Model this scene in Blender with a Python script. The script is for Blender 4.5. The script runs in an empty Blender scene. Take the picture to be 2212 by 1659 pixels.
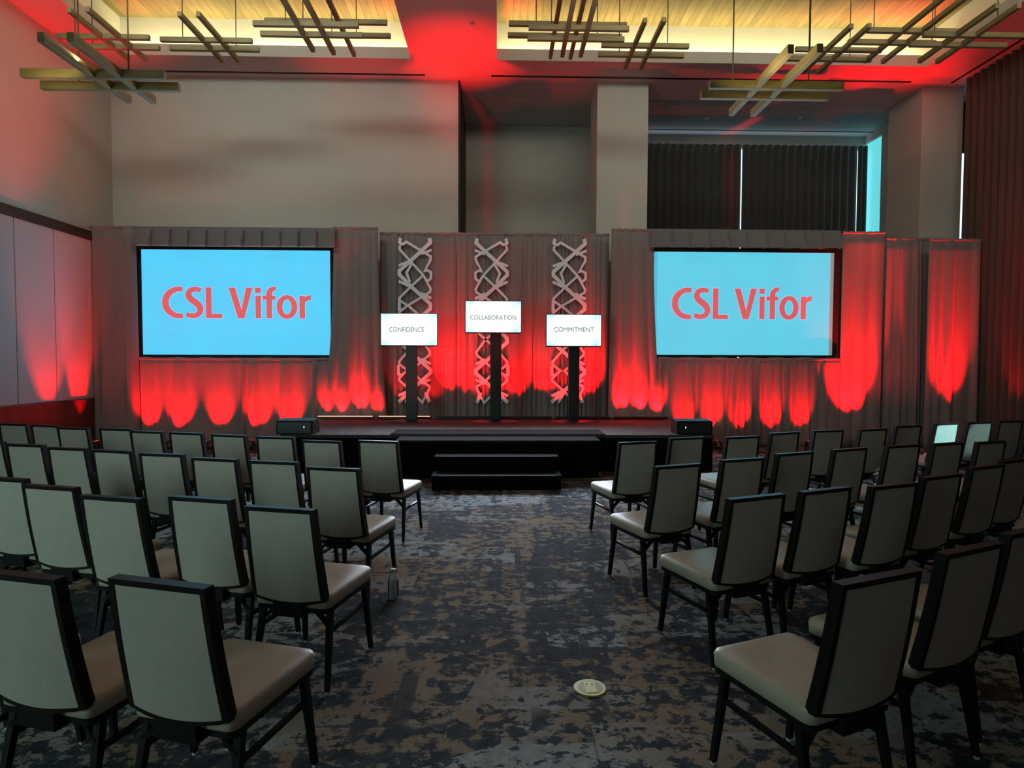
import bpy, bmesh, math, random
from mathutils import Vector, Matrix
random.seed(7)
S = bpy.context.scene
COL = S.collection
# ------------------------------------------------------------------ camera
F = 1310.0; CX, CY = 1106.0, 829.5; CAMH = 1.63
yaw = math.atan(30 / F); pitch = -math.atan(48.5 / F); roll = 0.0035
fwd = Vector((math.sin(yaw) * math.cos(pitch), math.cos(yaw) * math.cos(pitch), math.sin(pitch)))
r0 = Vector((math.cos(yaw), -math.sin(yaw), 0)); u0 = r0.cross(fwd)
rgt = r0 * math.cos(roll) + u0 * math.sin(roll); upv = -r0 * math.sin(roll) + u0 * math.cos(roll)
CAM = Vector((0, 0, CAMH))
cd = bpy.data.cameras.new('camera'); cam = bpy.data.objects.new('camera', cd); COL.objects.link(cam)
m = Matrix.Identity(4)
for i in range(3):
    m[i][0] = rgt[i]; m[i][1] = upv[i]; m[i][2] = -fwd[i]; m[i][3] = CAM[i]
cam.matrix_world = m
cd.sensor_width = 36; cd.lens = F / 2212 * 36; cd.clip_end = 100; cd.clip_start = .05
S.camera = cam
# surveying helpers: the point of the place seen at a pixel, at a known height / depth
def ray(x, y): return fwd * F + rgt * (x - CX) + upv * (CY - y)
def atz(x, y, z): d = ray(x, y); return CAM + d * ((z - CAMH) / d.z)
def aty(x, y, Y): d = ray(x, y); return CAM + d * (Y / d.y)
def atx(x, y, X): d = ray(x, y); return CAM + d * (X / d.x)
# ------------------------------------------------------------------ exposure and world
S.view_settings.view_transform = 'Standard'; S.view_settings.look = 'None'
S.view_settings.gamma = 1; S.view_settings.exposure = 0; S.view_settings.use_curve_mapping = False
w = bpy.data.worlds.new('world'); S.world = w; w.use_nodes = True
w.node_tree.nodes['Background'].inputs[0].default_value = (.35, .55, .6, 1)
w.node_tree.nodes['Background'].inputs[1].default_value = .006
# ------------------------------------------------------------------ large lights
def area(name, loc, target, sx, sy, power, color, spread=180):
    l = bpy.data.lights.new(name, 'AREA'); l.shape = 'RECTANGLE'; l.size = sx; l.size_y = sy
    l.energy = power; l.color = color; l.spread = math.radians(spread)
    o = bpy.data.objects.new(name, l); COL.objects.link(o); o.location = loc
    o.rotation_euler = (Vector(target) - Vector(loc)).to_track_quat('-Z', 'Y').to_euler(); return o
def spot(name, loc, target, power, color, angle, blend=.5, size=.03):
    l = bpy.data.lights.new(name, 'SPOT'); l.energy = power; l.color = color
    l.spot_size = math.radians(angle); l.spot_blend = blend; l.shadow_soft_size = size
    o = bpy.data.objects.new(name, l); COL.objects.link(o); o.location = loc
    o.rotation_euler = (Vector(target) - Vector(loc)).to_track_quat('-Z', 'Y').to_euler(); return o
area('rear_left_light', (-6.6, -1.5, 2.2), (-2.6, 4, .8), 2.6, 2.0, 72, (.55, .93, .86), 100)  # unseen cool source at the rear left, no opening built for it
area('upper_wall_fill', (-4.2, 6.3, 7.55), (-4.2, 12.2, 5.6), 4.6, .5, 46, (.86, 1, .90), 110)  # unseen fill lamps added in both coffers to brighten the upper walls
area('upper_wall_fill', (4.1, 6.3, 7.55), (4.1, 12.2, 5.6), 7.6, .5, 50, (.96, 1, .84), 110)
for _x in (-5.8, -1.0, 4.2, 7.6): spot('red_drape_fill', (_x, 9.6, .7), (_x, 11.7, 2.9), 75, (1, .03, .05), 95, 1)  # red fill spots added to tint the drapes, no fixtures built
area('overhead_fill_left', (-4.2, 6.5, 8.0), (-4.2, 6.5, 0), 4.2, 7, 22, (1, .80, .55))  # warm fill panels added overhead on both sides, no downlight fixtures built
area('overhead_fill_right', (4.2, 6.5, 8.0), (4.2, 6.5, 0), 6.5, 7, 11, (1, .80, .55))
RED = (1, .0015, .004)
# ------------------------------------------------------------------ materials
def nt(name):
    M = bpy.data.materials.new(name); M.use_nodes = True; n = M.node_tree
    return M, n, n.nodes['Principled BSDF']
def mat(name, color, rough=.6, metal=0, spec=.5, noise=0, nscale=8, bump=0, bscale=60, color2=None, sheen=0, stretch=None):
    M, n, b = nt(name); N = n.nodes; L = n.links
    b.inputs['Base Color'].default_value = (*color, 1); b.inputs['Roughness'].default_value = rough
    b.inputs['Metallic'].default_value = metal; b.inputs['Specular IOR Level'].default_value = spec
    if sheen: b.inputs['Sheen Weight'].default_value = sheen
    tc = N.new('ShaderNodeTexCoord'); mp = N.new('ShaderNodeMapping'); L.new(tc.outputs['Object'], mp.inputs[0])
    if stretch: mp.inputs['Scale'].default_value = stretch
    if noise or color2:
        t = N.new('ShaderNodeTexNoise'); t.inputs['Scale'].default_value = nscale; t.inputs['Detail'].default_value = 5
        L.new(mp.outputs[0], t.inputs['Vector'])
        c2 = color2 or tuple(c * (1 - noise) for c in color)
        r = N.new('ShaderNodeValToRGB'); r.color_ramp.elements[0].position = .35; r.color_ramp.elements[1].position = .65
        r.color_ramp.elements[0].color = (*c2, 1); r.color_ramp.elements[1].color = (*color, 1)
        L.new(t.outputs['Fac'], r.inputs[0]); L.new(r.outputs[0], b.inputs['Base Color'])
    if bump:
        t = N.new('ShaderNodeTexNoise'); t.inputs['Scale'].default_value = bscale; t.inputs['Detail'].default_value = 3
        L.new(tc.outputs['Object'], t.inputs['Vector'])
        bp = N.new('ShaderNodeBump'); bp.inputs['Strength'].default_value = bump; bp.inputs['Distance'].default_value = .01
        L.new(t.outputs['Fac'], bp.inputs['Height']); L.new(bp.outputs[0], b.inputs['Normal'])
    return M
def emis(name, color, strength):
    M, n, b = nt(name)
    b.inputs['Base Color'].default_value = (*[c * .3 for c in color], 1)
    b.inputs['Emission Color'].default_value = (*color, 1); b.inputs['Emission Strength'].default_value = strength
    b.inputs['Roughness'].default_value = .5
    return M
m_wall = mat('painted_plaster', (.52, .50, .46), .9, noise=.04, nscale=2, bump=.15, bscale=120)
m_ceil = mat('ceiling_paint', (.50, .46, .46), .95, bump=.1, bscale=80)
m_cove = mat('cove_paint', (.80, .78, .70), .8, noise=.03, nscale=3)
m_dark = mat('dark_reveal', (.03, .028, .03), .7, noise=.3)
m_slot = mat('black_slot', (.004, .004, .005), .6, noise=.3)
m_railw = mat('walnut_rail', (.055, .026, .016), .45, noise=.45, nscale=3, stretch=(1, .6, 8))
m_wains = mat('mahogany_wainscot', (.10, .032, .02), .35, noise=.5, nscale=2.5, stretch=(1, 2, .5))
m_panel = mat('acoustic_fabric_panel', (.54, .47, .48), .95, noise=.12, nscale=45, bump=.5, bscale=160, sheen=.2)
m_drape = mat('grey_drape_fabric', (.225, .19, .195), .85, noise=.06, nscale=30, bump=.25, bscale=220, sheen=.35)
m_val = mat('charcoal_valance_fabric', (.155, .16, .17), .85, noise=.08, nscale=30, bump=.25, bscale=220, sheen=.3)
m_black_curt = mat('blackout_curtain_fabric', (.050, .044, .042), .8, noise=.15, nscale=20, bump=.2, bscale=150, sheen=.3)
m_burg = mat('brown_curtain_fabric', (.085, .055, .05), .75, noise=.15, nscale=20, bump=.2, bscale=150, sheen=.3)
m_blackmetal = mat('black_powder_coat', (.012, .012, .013), .38, noise=.2, spec=.5)
m_blackcloth = mat('black_skirting', (.004, .004, .005), .95, spec=.1, noise=.3, nscale=10, bump=.2)
m_blackplastic = mat('black_plastic', (.006, .006, .0065), .55, noise=.2, spec=.2)
m_screenframe = mat('black_screen_border', (.006, .006, .006), .8, noise=.2)
m_vinyl = mat('taupe_vinyl', (.40, .335, .265), .42, noise=.07, nscale=14, bump=.12, bscale=260, spec=.45)
m_vinyl_back = mat('taupe_back_fabric', (.345, .295, .255), .6, noise=.06, nscale=12, bump=.18, bscale=300, spec=.3)
m_chair = mat('chair_frame_enamel', (.007, .0065, .0065), .4, noise=.2, spec=.2)
m_chairtop = mat('chair_back_edge', (.009, .0065, .0055), .5, noise=.3, nscale=20, spec=.15)
m_steel = mat('brushed_aluminium', (.80, .80, .82), .36, metal=.7, noise=.08, nscale=30)
m_brass = mat('brass_cover', (.33, .29, .055), .5, metal=.35, noise=.15, nscale=25)
m_brass2 = mat('brass_recess', (.14, .125, .03), .5, metal=.35, noise=.2, nscale=25)
m_cord = mat('brown_cord', (.10, .06, .035), .6, noise=.2)
m_white = mat('white_lattice_board', (.88, .82, .90), .6, noise=.03)
m_stage = mat('stage_carpet', (.060, .048, .052), .95, noise=.55, nscale=9, bump=.5, bscale=120)
m_pend = mat('oak_beam', (.27, .185, .07), .55, noise=.38, nscale=2.2, stretch=(1, 1, 6))
m_glide = mat('clear_glide', (.5, .52, .52), .2, noise=.1)
m_plate = mat('white_fixture', (.7, .7, .7), .5, noise=.05)
m_red_led = emis('red_led', (1, .02, .02), 3)
m_redpink_led = emis('warm_red_led', (1, .28, .18), 3.0)
m_white_led = emis('white_led', (.7, .9, 1), 1.5)
m_day = emis('daylight_glass', (.62, .86, 1), 1.6)
m_teal = emis('teal_window_shade', (.13, .66, .72), 1.0)
def screen_mat(name, c, strength, c2=None, scale=1.2):
    M, n, b = nt(name); N = n.nodes; L = n.links
    b.inputs['Base Color'].default_value = (.02, .02, .02, 1); b.inputs['Roughness'].default_value = .6
    tc = N.new('ShaderNodeTexCoord'); t = N.new('ShaderNodeTexNoise'); t.inputs['Scale'].default_value = scale
    L.new(tc.outputs['Object'], t.inputs['Vector'])
    r = N.new('ShaderNodeValToRGB'); r.color_ramp.elements[0].position = .4; r.color_ramp.elements[1].position = .62
    r.color_ramp.elements[0].color = (*(c2 or c), 1); r.color_ramp.elements[1].color = (*c, 1)
    L.new(t.outputs['Fac'], r.inputs[0]); L.new(r.outputs[0], b.inputs['Emission Color'])
    b.inputs['Emission Strength'].default_value = strength
    return M
m_scrL = screen_mat('cyan_projection', (.085, .635, .965), 1, (.095, .60, .93), 1.0)
m_scrR = screen_mat('pale_cyan_projection', (.112, .62, .80), 1, (.12, .59, .77), 1.0)
m_logo = emis('coral_lettering', (.60, .105, .115), 1)
m_halo = emis('pale_lettering_edge', (.40, .50, .80), 1)
m_unlit = emis('unlit_screen_margin', (.22, .24, .23), 1)
m_cyan2 = emis('cyan_spill_margin', (.10, .45, .58), 1)
m_tvtext = emis('grey_lettering', (.11, .14, .16), 1)
# TV picture: white with pale blue marbling towards the corners (object space, metres)
def tv_mat():
    M, n, b = nt('white_marbled_slide'); N = n.nodes; L = n.links
    b.inputs['Base Color'].default_value = (.02, .02, .02, 1)
    tc = N.new('ShaderNodeTexCoord'); t = N.new('ShaderNodeTexNoise'); t.inputs['Scale'].default_value = 9; t.inputs['Detail'].default_value = 6
    L.new(tc.outputs['Object'], t.inputs['Vector'])
    sx = N.new('ShaderNodeSeparateXYZ'); L.new(tc.outputs['Object'], sx.inputs[0])
    ax = N.new('ShaderNodeMath'); ax.operation = 'ABSOLUTE'; L.new(sx.outputs[0], ax.inputs[0])
    az = N.new('ShaderNodeMath'); az.operation = 'ABSOLUTE'; L.new(sx.outputs[2], az.inputs[0])
    mu = N.new('ShaderNodeMath'); mu.operation = 'MULTIPLY'; L.new(ax.outputs[0], mu.inputs[0]); L.new(az.outputs[0], mu.inputs[1])
    ml = N.new('ShaderNodeMath'); ml.operation = 'MULTIPLY'; L.new(mu.outputs[0], ml.inputs[0]); L.new(t.outputs['Fac'], ml.inputs[1])
    r = N.new('ShaderNodeValToRGB'); r.color_ramp.elements[0].position = .02; r.color_ramp.elements[1].position = .075
    r.color_ramp.elements[0].color = (.9, 1, 1.0, 1); r.color_ramp.elements[1].color = (.42, .72, .86, 1)
    L.new(ml.outputs[0], r.inputs[0]); L.new(r.outputs[0], b.inputs['Emission Color']); b.inputs['Emission Strength'].default_value = 1.15
    return M
m_tv = tv_mat()
# wooden plank ceiling
def planks():
    M, n, b = nt('oak_plank_ceiling'); N = n.nodes; L = n.links
    tc = N.new('ShaderNodeTexCoord'); mp = N.new('ShaderNodeMapping'); L.new(tc.outputs['Object'], mp.inputs[0])
    mp.inputs['Rotation'].default_value = (0, 0, math.radians(90))
    br = N.new('ShaderNodeTexBrick'); L.new(mp.outputs[0], br.inputs['Vector'])
    br.inputs['Scale'].default_value = 1; br.inputs['Brick Width'].default_value = 2.6; br.inputs['Row Height'].default_value = .13
    br.inputs['Mortar Size'].default_value = .004; br.inputs['Bias'].default_value = 0
    br.inputs['Color1'].default_value = (.50, .36, .17, 1); br.inputs['Color2'].default_value = (.34, .25, .125, 1)
    br.inputs['Mortar'].default_value = (.22, .15, .07, 1)
    t = N.new('ShaderNodeTexNoise'); mp2 = N.new('ShaderNodeMapping'); L.new(tc.outputs['Object'], mp2.inputs[0])
    mp2.inputs['Scale'].default_value = (14, 1.2, 1); L.new(mp2.outputs[0], t.inputs['Vector']); t.inputs['Scale'].default_value = 1.5
    mx = N.new('ShaderNodeMixRGB'); mx.blend_type = 'OVERLAY'; mx.inputs[0].default_value = .35
    L.new(br.outputs[0], mx.inputs[1]); L.new(t.outputs['Fac'], mx.inputs[2]); L.new(mx.outputs[0], b.inputs['Base Color'])
    b.inputs['Roughness'].default_value = .6
    return M
m_plank = planks()
# abstract carpet
def carpet():
    M, n, b = nt('abstract_carpet'); N = n.nodes; L = n.links
    tc = N.new('ShaderNodeTexCoord')
    def mapn(scale, loc=(0, 0, 0)):
        p = N.new('ShaderNodeMapping'); p.inputs['Scale'].default_value = scale; p.inputs['Location'].default_value = loc
        L.new(tc.outputs['Object'], p.inputs[0]); return p.outputs[0]
    def noise(vec, scale, det=4, dist=0, rough=.55):
        t = N.new('ShaderNodeTexNoise'); t.inputs['Scale'].default_value = scale; t.inputs['Detail'].default_value = det
        t.inputs['Distortion'].default_value = dist; t.inputs['Roughness'].default_value = rough
        L.new(vec, t.inputs['Vector']); return t.outputs['Fac']
    def math_(op, a, bb, cc=None):
        q = N.new('ShaderNodeMath'); q.operation = op
        for i, v in enumerate((a, bb, cc)):
            if v is None: continue
            if isinstance(v, (int, float)): q.inputs[i].default_value = v
            else: L.new(v, q.inputs[i])
        return q.outputs[0]
    def ramp(fac, p0, p1, c0=(0, 0, 0), c1=(1, 1, 1)):
        r = N.new('ShaderNodeValToRGB'); e = r.color_ramp.elements; e[0].position = p0; e[1].position = p1
        e[0].color = (*c0, 1); e[1].color = (*c1, 1); L.new(fac, r.inputs[0]); return r.outputs[0]
    def mix(fac, a, bb, mode='MIX'):
        q = N.new('ShaderNodeMixRGB'); q.blend_type = mode
        for i, v in enumerate((fac, a, bb)):
            if isinstance(v, (int, float)): q.inputs[i].default_value = v
            elif isinstance(v, tuple): q.inputs[i].default_value = (*v, 1)
            else: L.new(v, q.inputs[i])
        return q.outputs[0]
    def blocks(scale, loc):
        v = N.new('ShaderNodeTexVoronoi'); v.distance = 'CHEBYCHEV'; v.feature = 'F1'; v.inputs['Scale'].default_value = 1
        v.inputs['Randomness'].default_value = .85; L.new(mapn(scale, loc), v.inputs['Vector'])
        s = N.new('ShaderNodeSeparateColor'); L.new(v.outputs['Color'], s.inputs[0]); return s.outputs[0]
    b1 = blocks((1.1, 2.6, 0), (3.1, 1.7, 0)); b2 = blocks((3.6, 1.0, 0), (1.2, 7.7, 0)); b3 = blocks((.9, 9, 0), (5.2, .7, 0)); b4 = blocks((9, .8, 0), (2.2, 3.7, 0))
    n1 = noise(mapn((1, 1.25, 1)), 10, 8, .25, .72); n2 = noise(mapn((1, 1, 1), (9, 4, 0)), 2.2, 4)
    # dark blotches whose density changes from block to block
    s = math_('MULTIPLY_ADD', b1, .10, n1); s = math_('MULTIPLY_ADD', b2, .09, s); s = math_('MULTIPLY_ADD', b3, .06, s)
    s = math_('MULTIPLY_ADD', b4, .06, s); s = math_('MULTIPLY_ADD', n2, .22, s)
    darkm = ramp(s, .735, .775)
    lightv = mix(ramp(noise(mapn((1, 1, 1), (2, 2, 0)), 16, 6, 0, .7), .35, .7), (.19, .21, .225), (.38, .39, .39))
    brown = ramp(math_('MULTIPLY_ADD', b1, .35, noise(mapn((1, 1, 1), (5, 1, 0)), .8, 3)), .55, .70)
    lightv = mix(brown, lightv, (.24, .175, .125))
    dv = mix(ramp(noise(mapn((1, 1, 1), (7, 2, 0)), 9, 6, 0, .7), .4, .62), (.018, .024, .034), (.050, .058, .070))
    c = mix(darkm, lightv, dv)
    # thin dark and pale woven lines along both directions
    def lines(scale, loc, lo, hi):
        v = N.new('ShaderNodeTexVoronoi'); v.distance = 'CHEBYCHEV'; v.feature = 'DISTANCE_TO_EDGE' if False else 'F1'
        v.inputs['Randomness'].default_value = .9; v.inputs['Scale'].default_value = 1; L.new(mapn(scale, loc), v.inputs['Vector'])
        return ramp(v.outputs['Distance'], lo, hi)
    brk = ramp(noise(mapn((1, 1, 1), (1, 9, 0)), 1.4, 2), .47, .53)
    ln = math_('MULTIPLY', lines((.35, 7, 0), (.4, .3, 0), .60, .66), brk)
    ln2 = math_('MULTIPLY', lines((6, .45, 0), (.9, 2.3, 0), .60, .66), brk)
    c = mix(math_('MULTIPLY', ln, .8), c, (.03, .033, .042)); c = mix(math_('MULTIPLY', ln2, .8), c, (.035, .038, .047))
    L.new(c, b.inputs['Base Color']); b.inputs['Roughness'].default_value = .95; b.inputs['Specular IOR Level'].default_value = .2
    pile = noise(mapn((1, 1, 1)), 220, 2)
    bp = N.new('ShaderNodeBump'); bp.inputs['Strength'].default_value = .5; bp.inputs['Distance'].default_value = .01
    L.new(pile, bp.inputs['Height']); L.new(bp.outputs[0], b.inputs['Normal'])
    return M
m_carpet = carpet()
# ------------------------------------------------------------------ mesh builder
class MB:
    def __init__(s): s.v = []; s.f = []; s.m = []
    def quad(s, a, b, c, d, mi=0):
        n = len(s.v); s.v += [tuple(a), tuple(b), tuple(c), tuple(d)]; s.f.append((n, n + 1, n + 2, n + 3)); s.m.append(mi)
    def box(s, x0, x1, y0, y1, z0, z1, mi=0):
        n = len(s.v); s.v += [(x0, y0, z0), (x1, y0, z0), (x1, y1, z0), (x0, y1, z0), (x0, y0, z1), (x1, y0, z1), (x1, y1, z1), (x0, y1, z1)]
        for f in ((0, 3, 2, 1), (4, 5, 6, 7), (0, 1, 5, 4), (1, 2, 6, 5), (2, 3, 7, 6), (3, 0, 4, 7)):
            s.f.append(tuple(n + i for i in f)); s.m.append(mi)
    def bar(s, a, b, wa, wb=None, ta=None, tb=None, up=(0, 0, 1), mi=0):
        """square bar from a to b, width w and thickness t at each end"""
        a, b = Vector(a), Vector(b); wb = wb or wa; ta = ta or wa; tb = tb or wb
        d = (b - a).normalized(); u = Vector(up)
        if abs(d.dot(u)) > .95: u = Vector((0, 1, 0))
        x = d.cross(u).normalized(); y = x.cross(d).normalized(); n = len(s.v)
        for p, ww, tt in ((a, wa, ta), (b, wb, tb)):
            for sx, sy in ((-1, -1), (1, -1), (1, 1), (-1, 1)): s.v.append(tuple(p + x * sx * ww / 2 + y * sy * tt / 2))
        for f in ((3, 2, 1, 0), (4, 5, 6, 7), (0, 1, 5, 4), (1, 2, 6, 5), (2, 3, 7, 6), (3, 0, 4, 7)):
            s.f.append(tuple(n + i for i in f)); s.m.append(mi)
    def tube(s, pts, r, k=8, mi=0, cap=True):
        pts = [Vector(p) for p in pts]; n0 = len(s.v)
        rr = r if isinstance(r, (list, tuple)) else [r] * len(pts)
        for i, p in enumerate(pts):
            d = (pts[min(i + 1, len(pts) - 1)] - pts[max(i - 1, 0)]).normalized(); u = Vector((0, 0, 1))
            if abs(d.z) > .9: u = Vector((0, 1, 0))
            x = d.cross(u).normalized(); y = x.cross(d)
            for j in range(k): a = 2 * math.pi * j / k; s.v.append(tuple(p + (x * math.cos(a) + y * math.sin(a)) * rr[i]))
        for i in range(len(pts) - 1):
            for j in range(k):
                a = n0 + i * k + j; b_ = n0 + i * k + (j + 1) % k; s.f.append((a, b_, b_ + k, a + k)); s.m.append(mi)
        if cap:
            s.f.append(tuple(n0 + j for j in range(k))[::-1]); s.m.append(mi)
            s.f.append(tuple(n0 + (len(pts) - 1) * k + j for j in range(k))); s.m.append(mi)
    def lathe(s, c, prof, k=24, mi=0):
        n0 = len(s.v)
        for r, z in prof:
            for j in range(k): a = 2 * math.pi * j / k; s.v.append((c[0] + r * math.cos(a), c[1] + r * math.sin(a), c[2] + z))
        for i in range(len(prof) - 1):
            for j in range(k):
                a = n0 + i * k + j; b_ = n0 + i * k + (j + 1) % k; s.f.append((a, b_, b_ + k, a + k)); s.m.append(mi)
        s.f.append(tuple(n0 + j for j in range(k))[::-1]); s.m.append(mi)
        s.f.append(tuple(n0 + (len(prof) - 1) * k + j for j in range(k))); s.m.append(mi)
    def prism(s, poly, y0, y1, mi=0):
        """extrude an x-z outline between depths y0 and y1"""
        n = len(s.v); k = len(poly)
        s.v += [(p[0], y0, p[1]) for p in poly] + [(p[0], y1, p[1]) for p in poly]
        s.f.append(tuple(range(n, n + k))); s.m.append(mi); s.f.append(tuple(range(n + 2 * k - 1, n + k - 1, -1))); s.m.append(mi)
        for i in range(k): j = (i + 1) % k; s.f.append((n + i, n + k + i, n + k + j, n + j)); s.m.append(mi)
    def loft(s, rings, cap0=True, cap1=True, mi=0):
        n0 = len(s.v); k = len(rings[0])
        for r in rings: s.v += [tuple(p) for p in r]
        for i in range(len(rings) - 1):
            for j in range(k):
                a = n0 + i * k + j; b_ = n0 + i * k + (j + 1) % k; s.f.append((a, b_, b_ + k, a + k)); s.m.append(mi)
        if cap0: s.f.append(tuple(n0 + j for j in range(k))[::-1]); s.m.append(mi)
        if cap1: s.f.append(tuple(n0 + (len(rings) - 1) * k + j for j in range(k))); s.m.append(mi)
    def build(s, name, mats, parent=None, smooth=False, bevel=0, seg=2, origin=None, fix=True):
        me = bpy.data.meshes.new(name)
        o3 = Vector(origin) if origin is not None else Vector((0, 0, 0))
        me.from_pydata([tuple(Vector(v) - o3) for v in s.v], [], s.f)
        for mm in (mats if isinstance(mats, (list, tuple)) else [mats]): me.materials.append(mm)
        me.polygons.foreach_set('material_index', s.m)
        if fix:
            bm = bmesh.new(); bm.from_mesh(me); bmesh.ops.recalc_face_normals(bm, faces=bm.faces)
            bm.to_mesh(me); bm.free()
        if smooth: me.polygons.foreach_set('use_smooth', [True] * len(me.polygons))
        o = bpy.data.objects.new(name, me); COL.objects.link(o); o.location = o3
        if parent: o.parent = parent; o.location = o3 - (Vector(parent.location) if origin is not None else Vector((0, 0, 0)))
        if bevel:
            b = o.modifiers.new('bevel', 'BEVEL'); b.width = bevel; b.segments = seg; b.limit_method = 'ANGLE'; b.angle_limit = math.radians(40)
        if smooth and not bevel:
            pass
        return o
def tag(o, label=None, cat=None, group=None, kind=None):
    if label: o['label'] = label
    if cat: o['category'] = cat
    if group: o['group'] = group
    if kind: o['kind'] = kind
    return o
def empty(name, loc, rz=0):
    o = bpy.data.objects.new(name, None); COL.objects.link(o); o.location = loc; o.rotation_euler = (0, 0, rz); o.empty_display_size = .1; return o
def setting(o, label, cat='room'): return tag(o, label, cat, kind='structure')
def copy_tree(o, parent=None):
    c = o.copy(); COL.objects.link(c)
    if parent: c.parent = parent
    for ch in o.children: copy_tree(ch, c)
    return c
# ------------------------------------------------------------------ room shell
CEIL = 7.165; YB = 12.2; XL = aty(241, 300, YB).x; XR = 10.1; YR = -6.0
mb = MB(); mb.box(XL - .2, XR + .2, YR - .2, 15.6, -.1, 0)
setting(mb.build('floor', m_carpet), 'abstract patterned carpet in slate, grey and brown', 'floor')
mb = MB(); mb.box(XL - .2, XL, YR, YB + .2, 0, 8.4)
setting(mb.build('wall_left', m_wall), 'tall pale plaster wall on the left', 'wall')
mb = MB(); mb.box(XL - .2, XR, YR - .2, YR, 0, 8.4)
setting(mb.build('wall_rear', m_wall), 'plain plaster wall behind the seating', 'wall')
xe = aty(993, 300, YB).x
mb = MB(); mb.box(XL, xe - .03, YB, YB + .2, 0, CEIL + .1)
setting(mb.build('wall_back', m_wall), 'large blank pale wall above the left screen', 'wall')
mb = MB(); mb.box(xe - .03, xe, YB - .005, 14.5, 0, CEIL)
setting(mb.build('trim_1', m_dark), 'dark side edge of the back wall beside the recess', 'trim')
c1a, c1b = aty(1289.5, 300, YB).x, aty(1400, 300, YB).x
mb = MB(); mb.box(xe - .2, c1b, 14.5, 14.7, 0, CEIL)
setting(mb.build('wall_recess', m_wall), 'shaded wall at the back of the narrow recess', 'wall')
mb = MB(); mb.box(c1a, c1b, YB, YB + .84, 0, CEIL); mb.box(c1b - .12, c1b, YB + .84, 14.95, 0, CEIL)
setting(mb.build('wall_pier', m_wall, bevel=.01), 'pale square pier between recess and window alcove', 'pier')
c2a, c2b = aty(1991, 300, YB).x, aty(2076.5, 400, YB).x
mb = MB(); mb.box(c2a, c2b, YB, YB + 1.08, 0, CEIL)
setting(mb.build('wall_column', m_wall, bevel=.01), 'pale column at the right of the window alcove', 'column')
mb = MB(); mb.box(XR, XR + .2, YR, 15.4, 0, 8.4)
setting(mb.build('wall_right', m_wall), 'wall behind the tall curtains on the right', 'wall')
YA = 14.75; XA = aty(1873, 400, YA).x; YW = atx(1902, 400, XA).y
mb = MB(); mb.box(XA, XA + .3, 13.3, YW, 0, CEIL); mb.box(XA, XA + .3, YW, 15.1, 6.98, CEIL); mb.box(XA, XA + .3, YW, 15.1, 0, .5)
setting(mb.build('wall_alcove', m_wall), 'side wall of the window alcove', 'wall')
mb = MB(); mb.box(XA + .06, XA + .1, YW, 15.1, .5, 6.98)
setting(mb.build('window_1', m_teal), 'tall narrow window glowing teal at the side of the alcove', 'window')
mb = MB(); mb.box(c1b, XA, 15.05, 15.1, 0, 6.9)
setting(mb.build('window_2', m_day), 'bright daylight window behind the black alcove curtains', 'window')
mb = MB(); mb.box(c1b, XA + .3, 14.9, 15.0, 6.86, CEIL)
setting(mb.build('trim_2', m_wall), 'bulkhead above the black alcove curtains', 'trim')
mb = MB(); mb.box(c2b + .002, XR, 12.9, 12.93, 0, 6.1)
setting(mb.build('window_3', m_day), 'sliver of daylight window between column and curtain', 'window')
mb = MB(); mb.box(c2b + .002, XR, 12.85, 12.95, 6.1, CEIL)
setting(mb.build('trim_3', m_dark), 'dark head of the window beside the column', 'trim')
# ceiling slab with two coffers
CF = 11.36; CN = .6
LC = (-6.75, aty(889, 125, CF).x); RC = (aty(1072, 128, CF).x, aty(2005.6, 142.4, CF).x)
WOOD = 7.97
mb = MB()
def slab(x0, x1, y0, y1): mb.box(x0, x1, y0, y1, CEIL, CEIL + .10)
slab(XL, XR, CF, 15.6); slab(XL, XR, YR, CN)
slab(XL, LC[0], CN, CF); slab(LC[1], RC[0], CN, CF); slab(RC[1], XR, CN, CF)
mb.box(XL - .2, XR + .2, YR - .2, 15.6, WOOD + .3, WOOD + .4)
ceil = setting(mb.build('ceiling', m_ceil), 'flat ceiling with two lit wooden coffers', 'ceiling')
RI = .20; OUT = .26
for nm, (x0, x1), lab in (('trim_4', LC, 'raised plaster lip and cove of the left ceiling coffer'), ('trim_5', RC, 'raised plaster lip and cove of the right ceiling coffer')):
    mb = MB(); z0 = CEIL + .0; zl = CEIL + RI
    z0 -= .004
    mb.box(x0 - .04, x1 + .04, CF - .012, CF + .03, z0, zl); mb.box(x0 - .04, x1 + .04, CN - .03, CN + .012, z0, zl)
    mb.box(x0 - .03, x0 + .012, CN, CF, z0, zl); mb.box(x1 - .012, x1 + .03, CN, CF, z0, zl)
    setting(mb.build(nm, m_wall), lab, 'trim')
for nm, (x0, x1), lab in (('trim_6', LC, 'glowing upper band of the left ceiling coffer'), ('trim_7', RC, 'glowing upper band of the right ceiling coffer')):
    mb = MB(); z0 = CEIL + .10; z1 = WOOD
    mb.box(x0 - OUT - .05, x1 + OUT + .05, CF + OUT, CF + OUT + .05, z0, z1); mb.box(x0 - OUT - .05, x1 + OUT + .05, CN - OUT - .05, CN - OUT, z0, z1)
    mb.box(x0 - OUT - .05, x0 - OUT, CN - OUT, CF + OUT, z0, z1); mb.box(x1 + OUT, x1 + OUT + .05, CN - OUT, CF + OUT, z0, z1)
    setting(mb.build(nm, m_cove), lab, 'trim')
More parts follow.
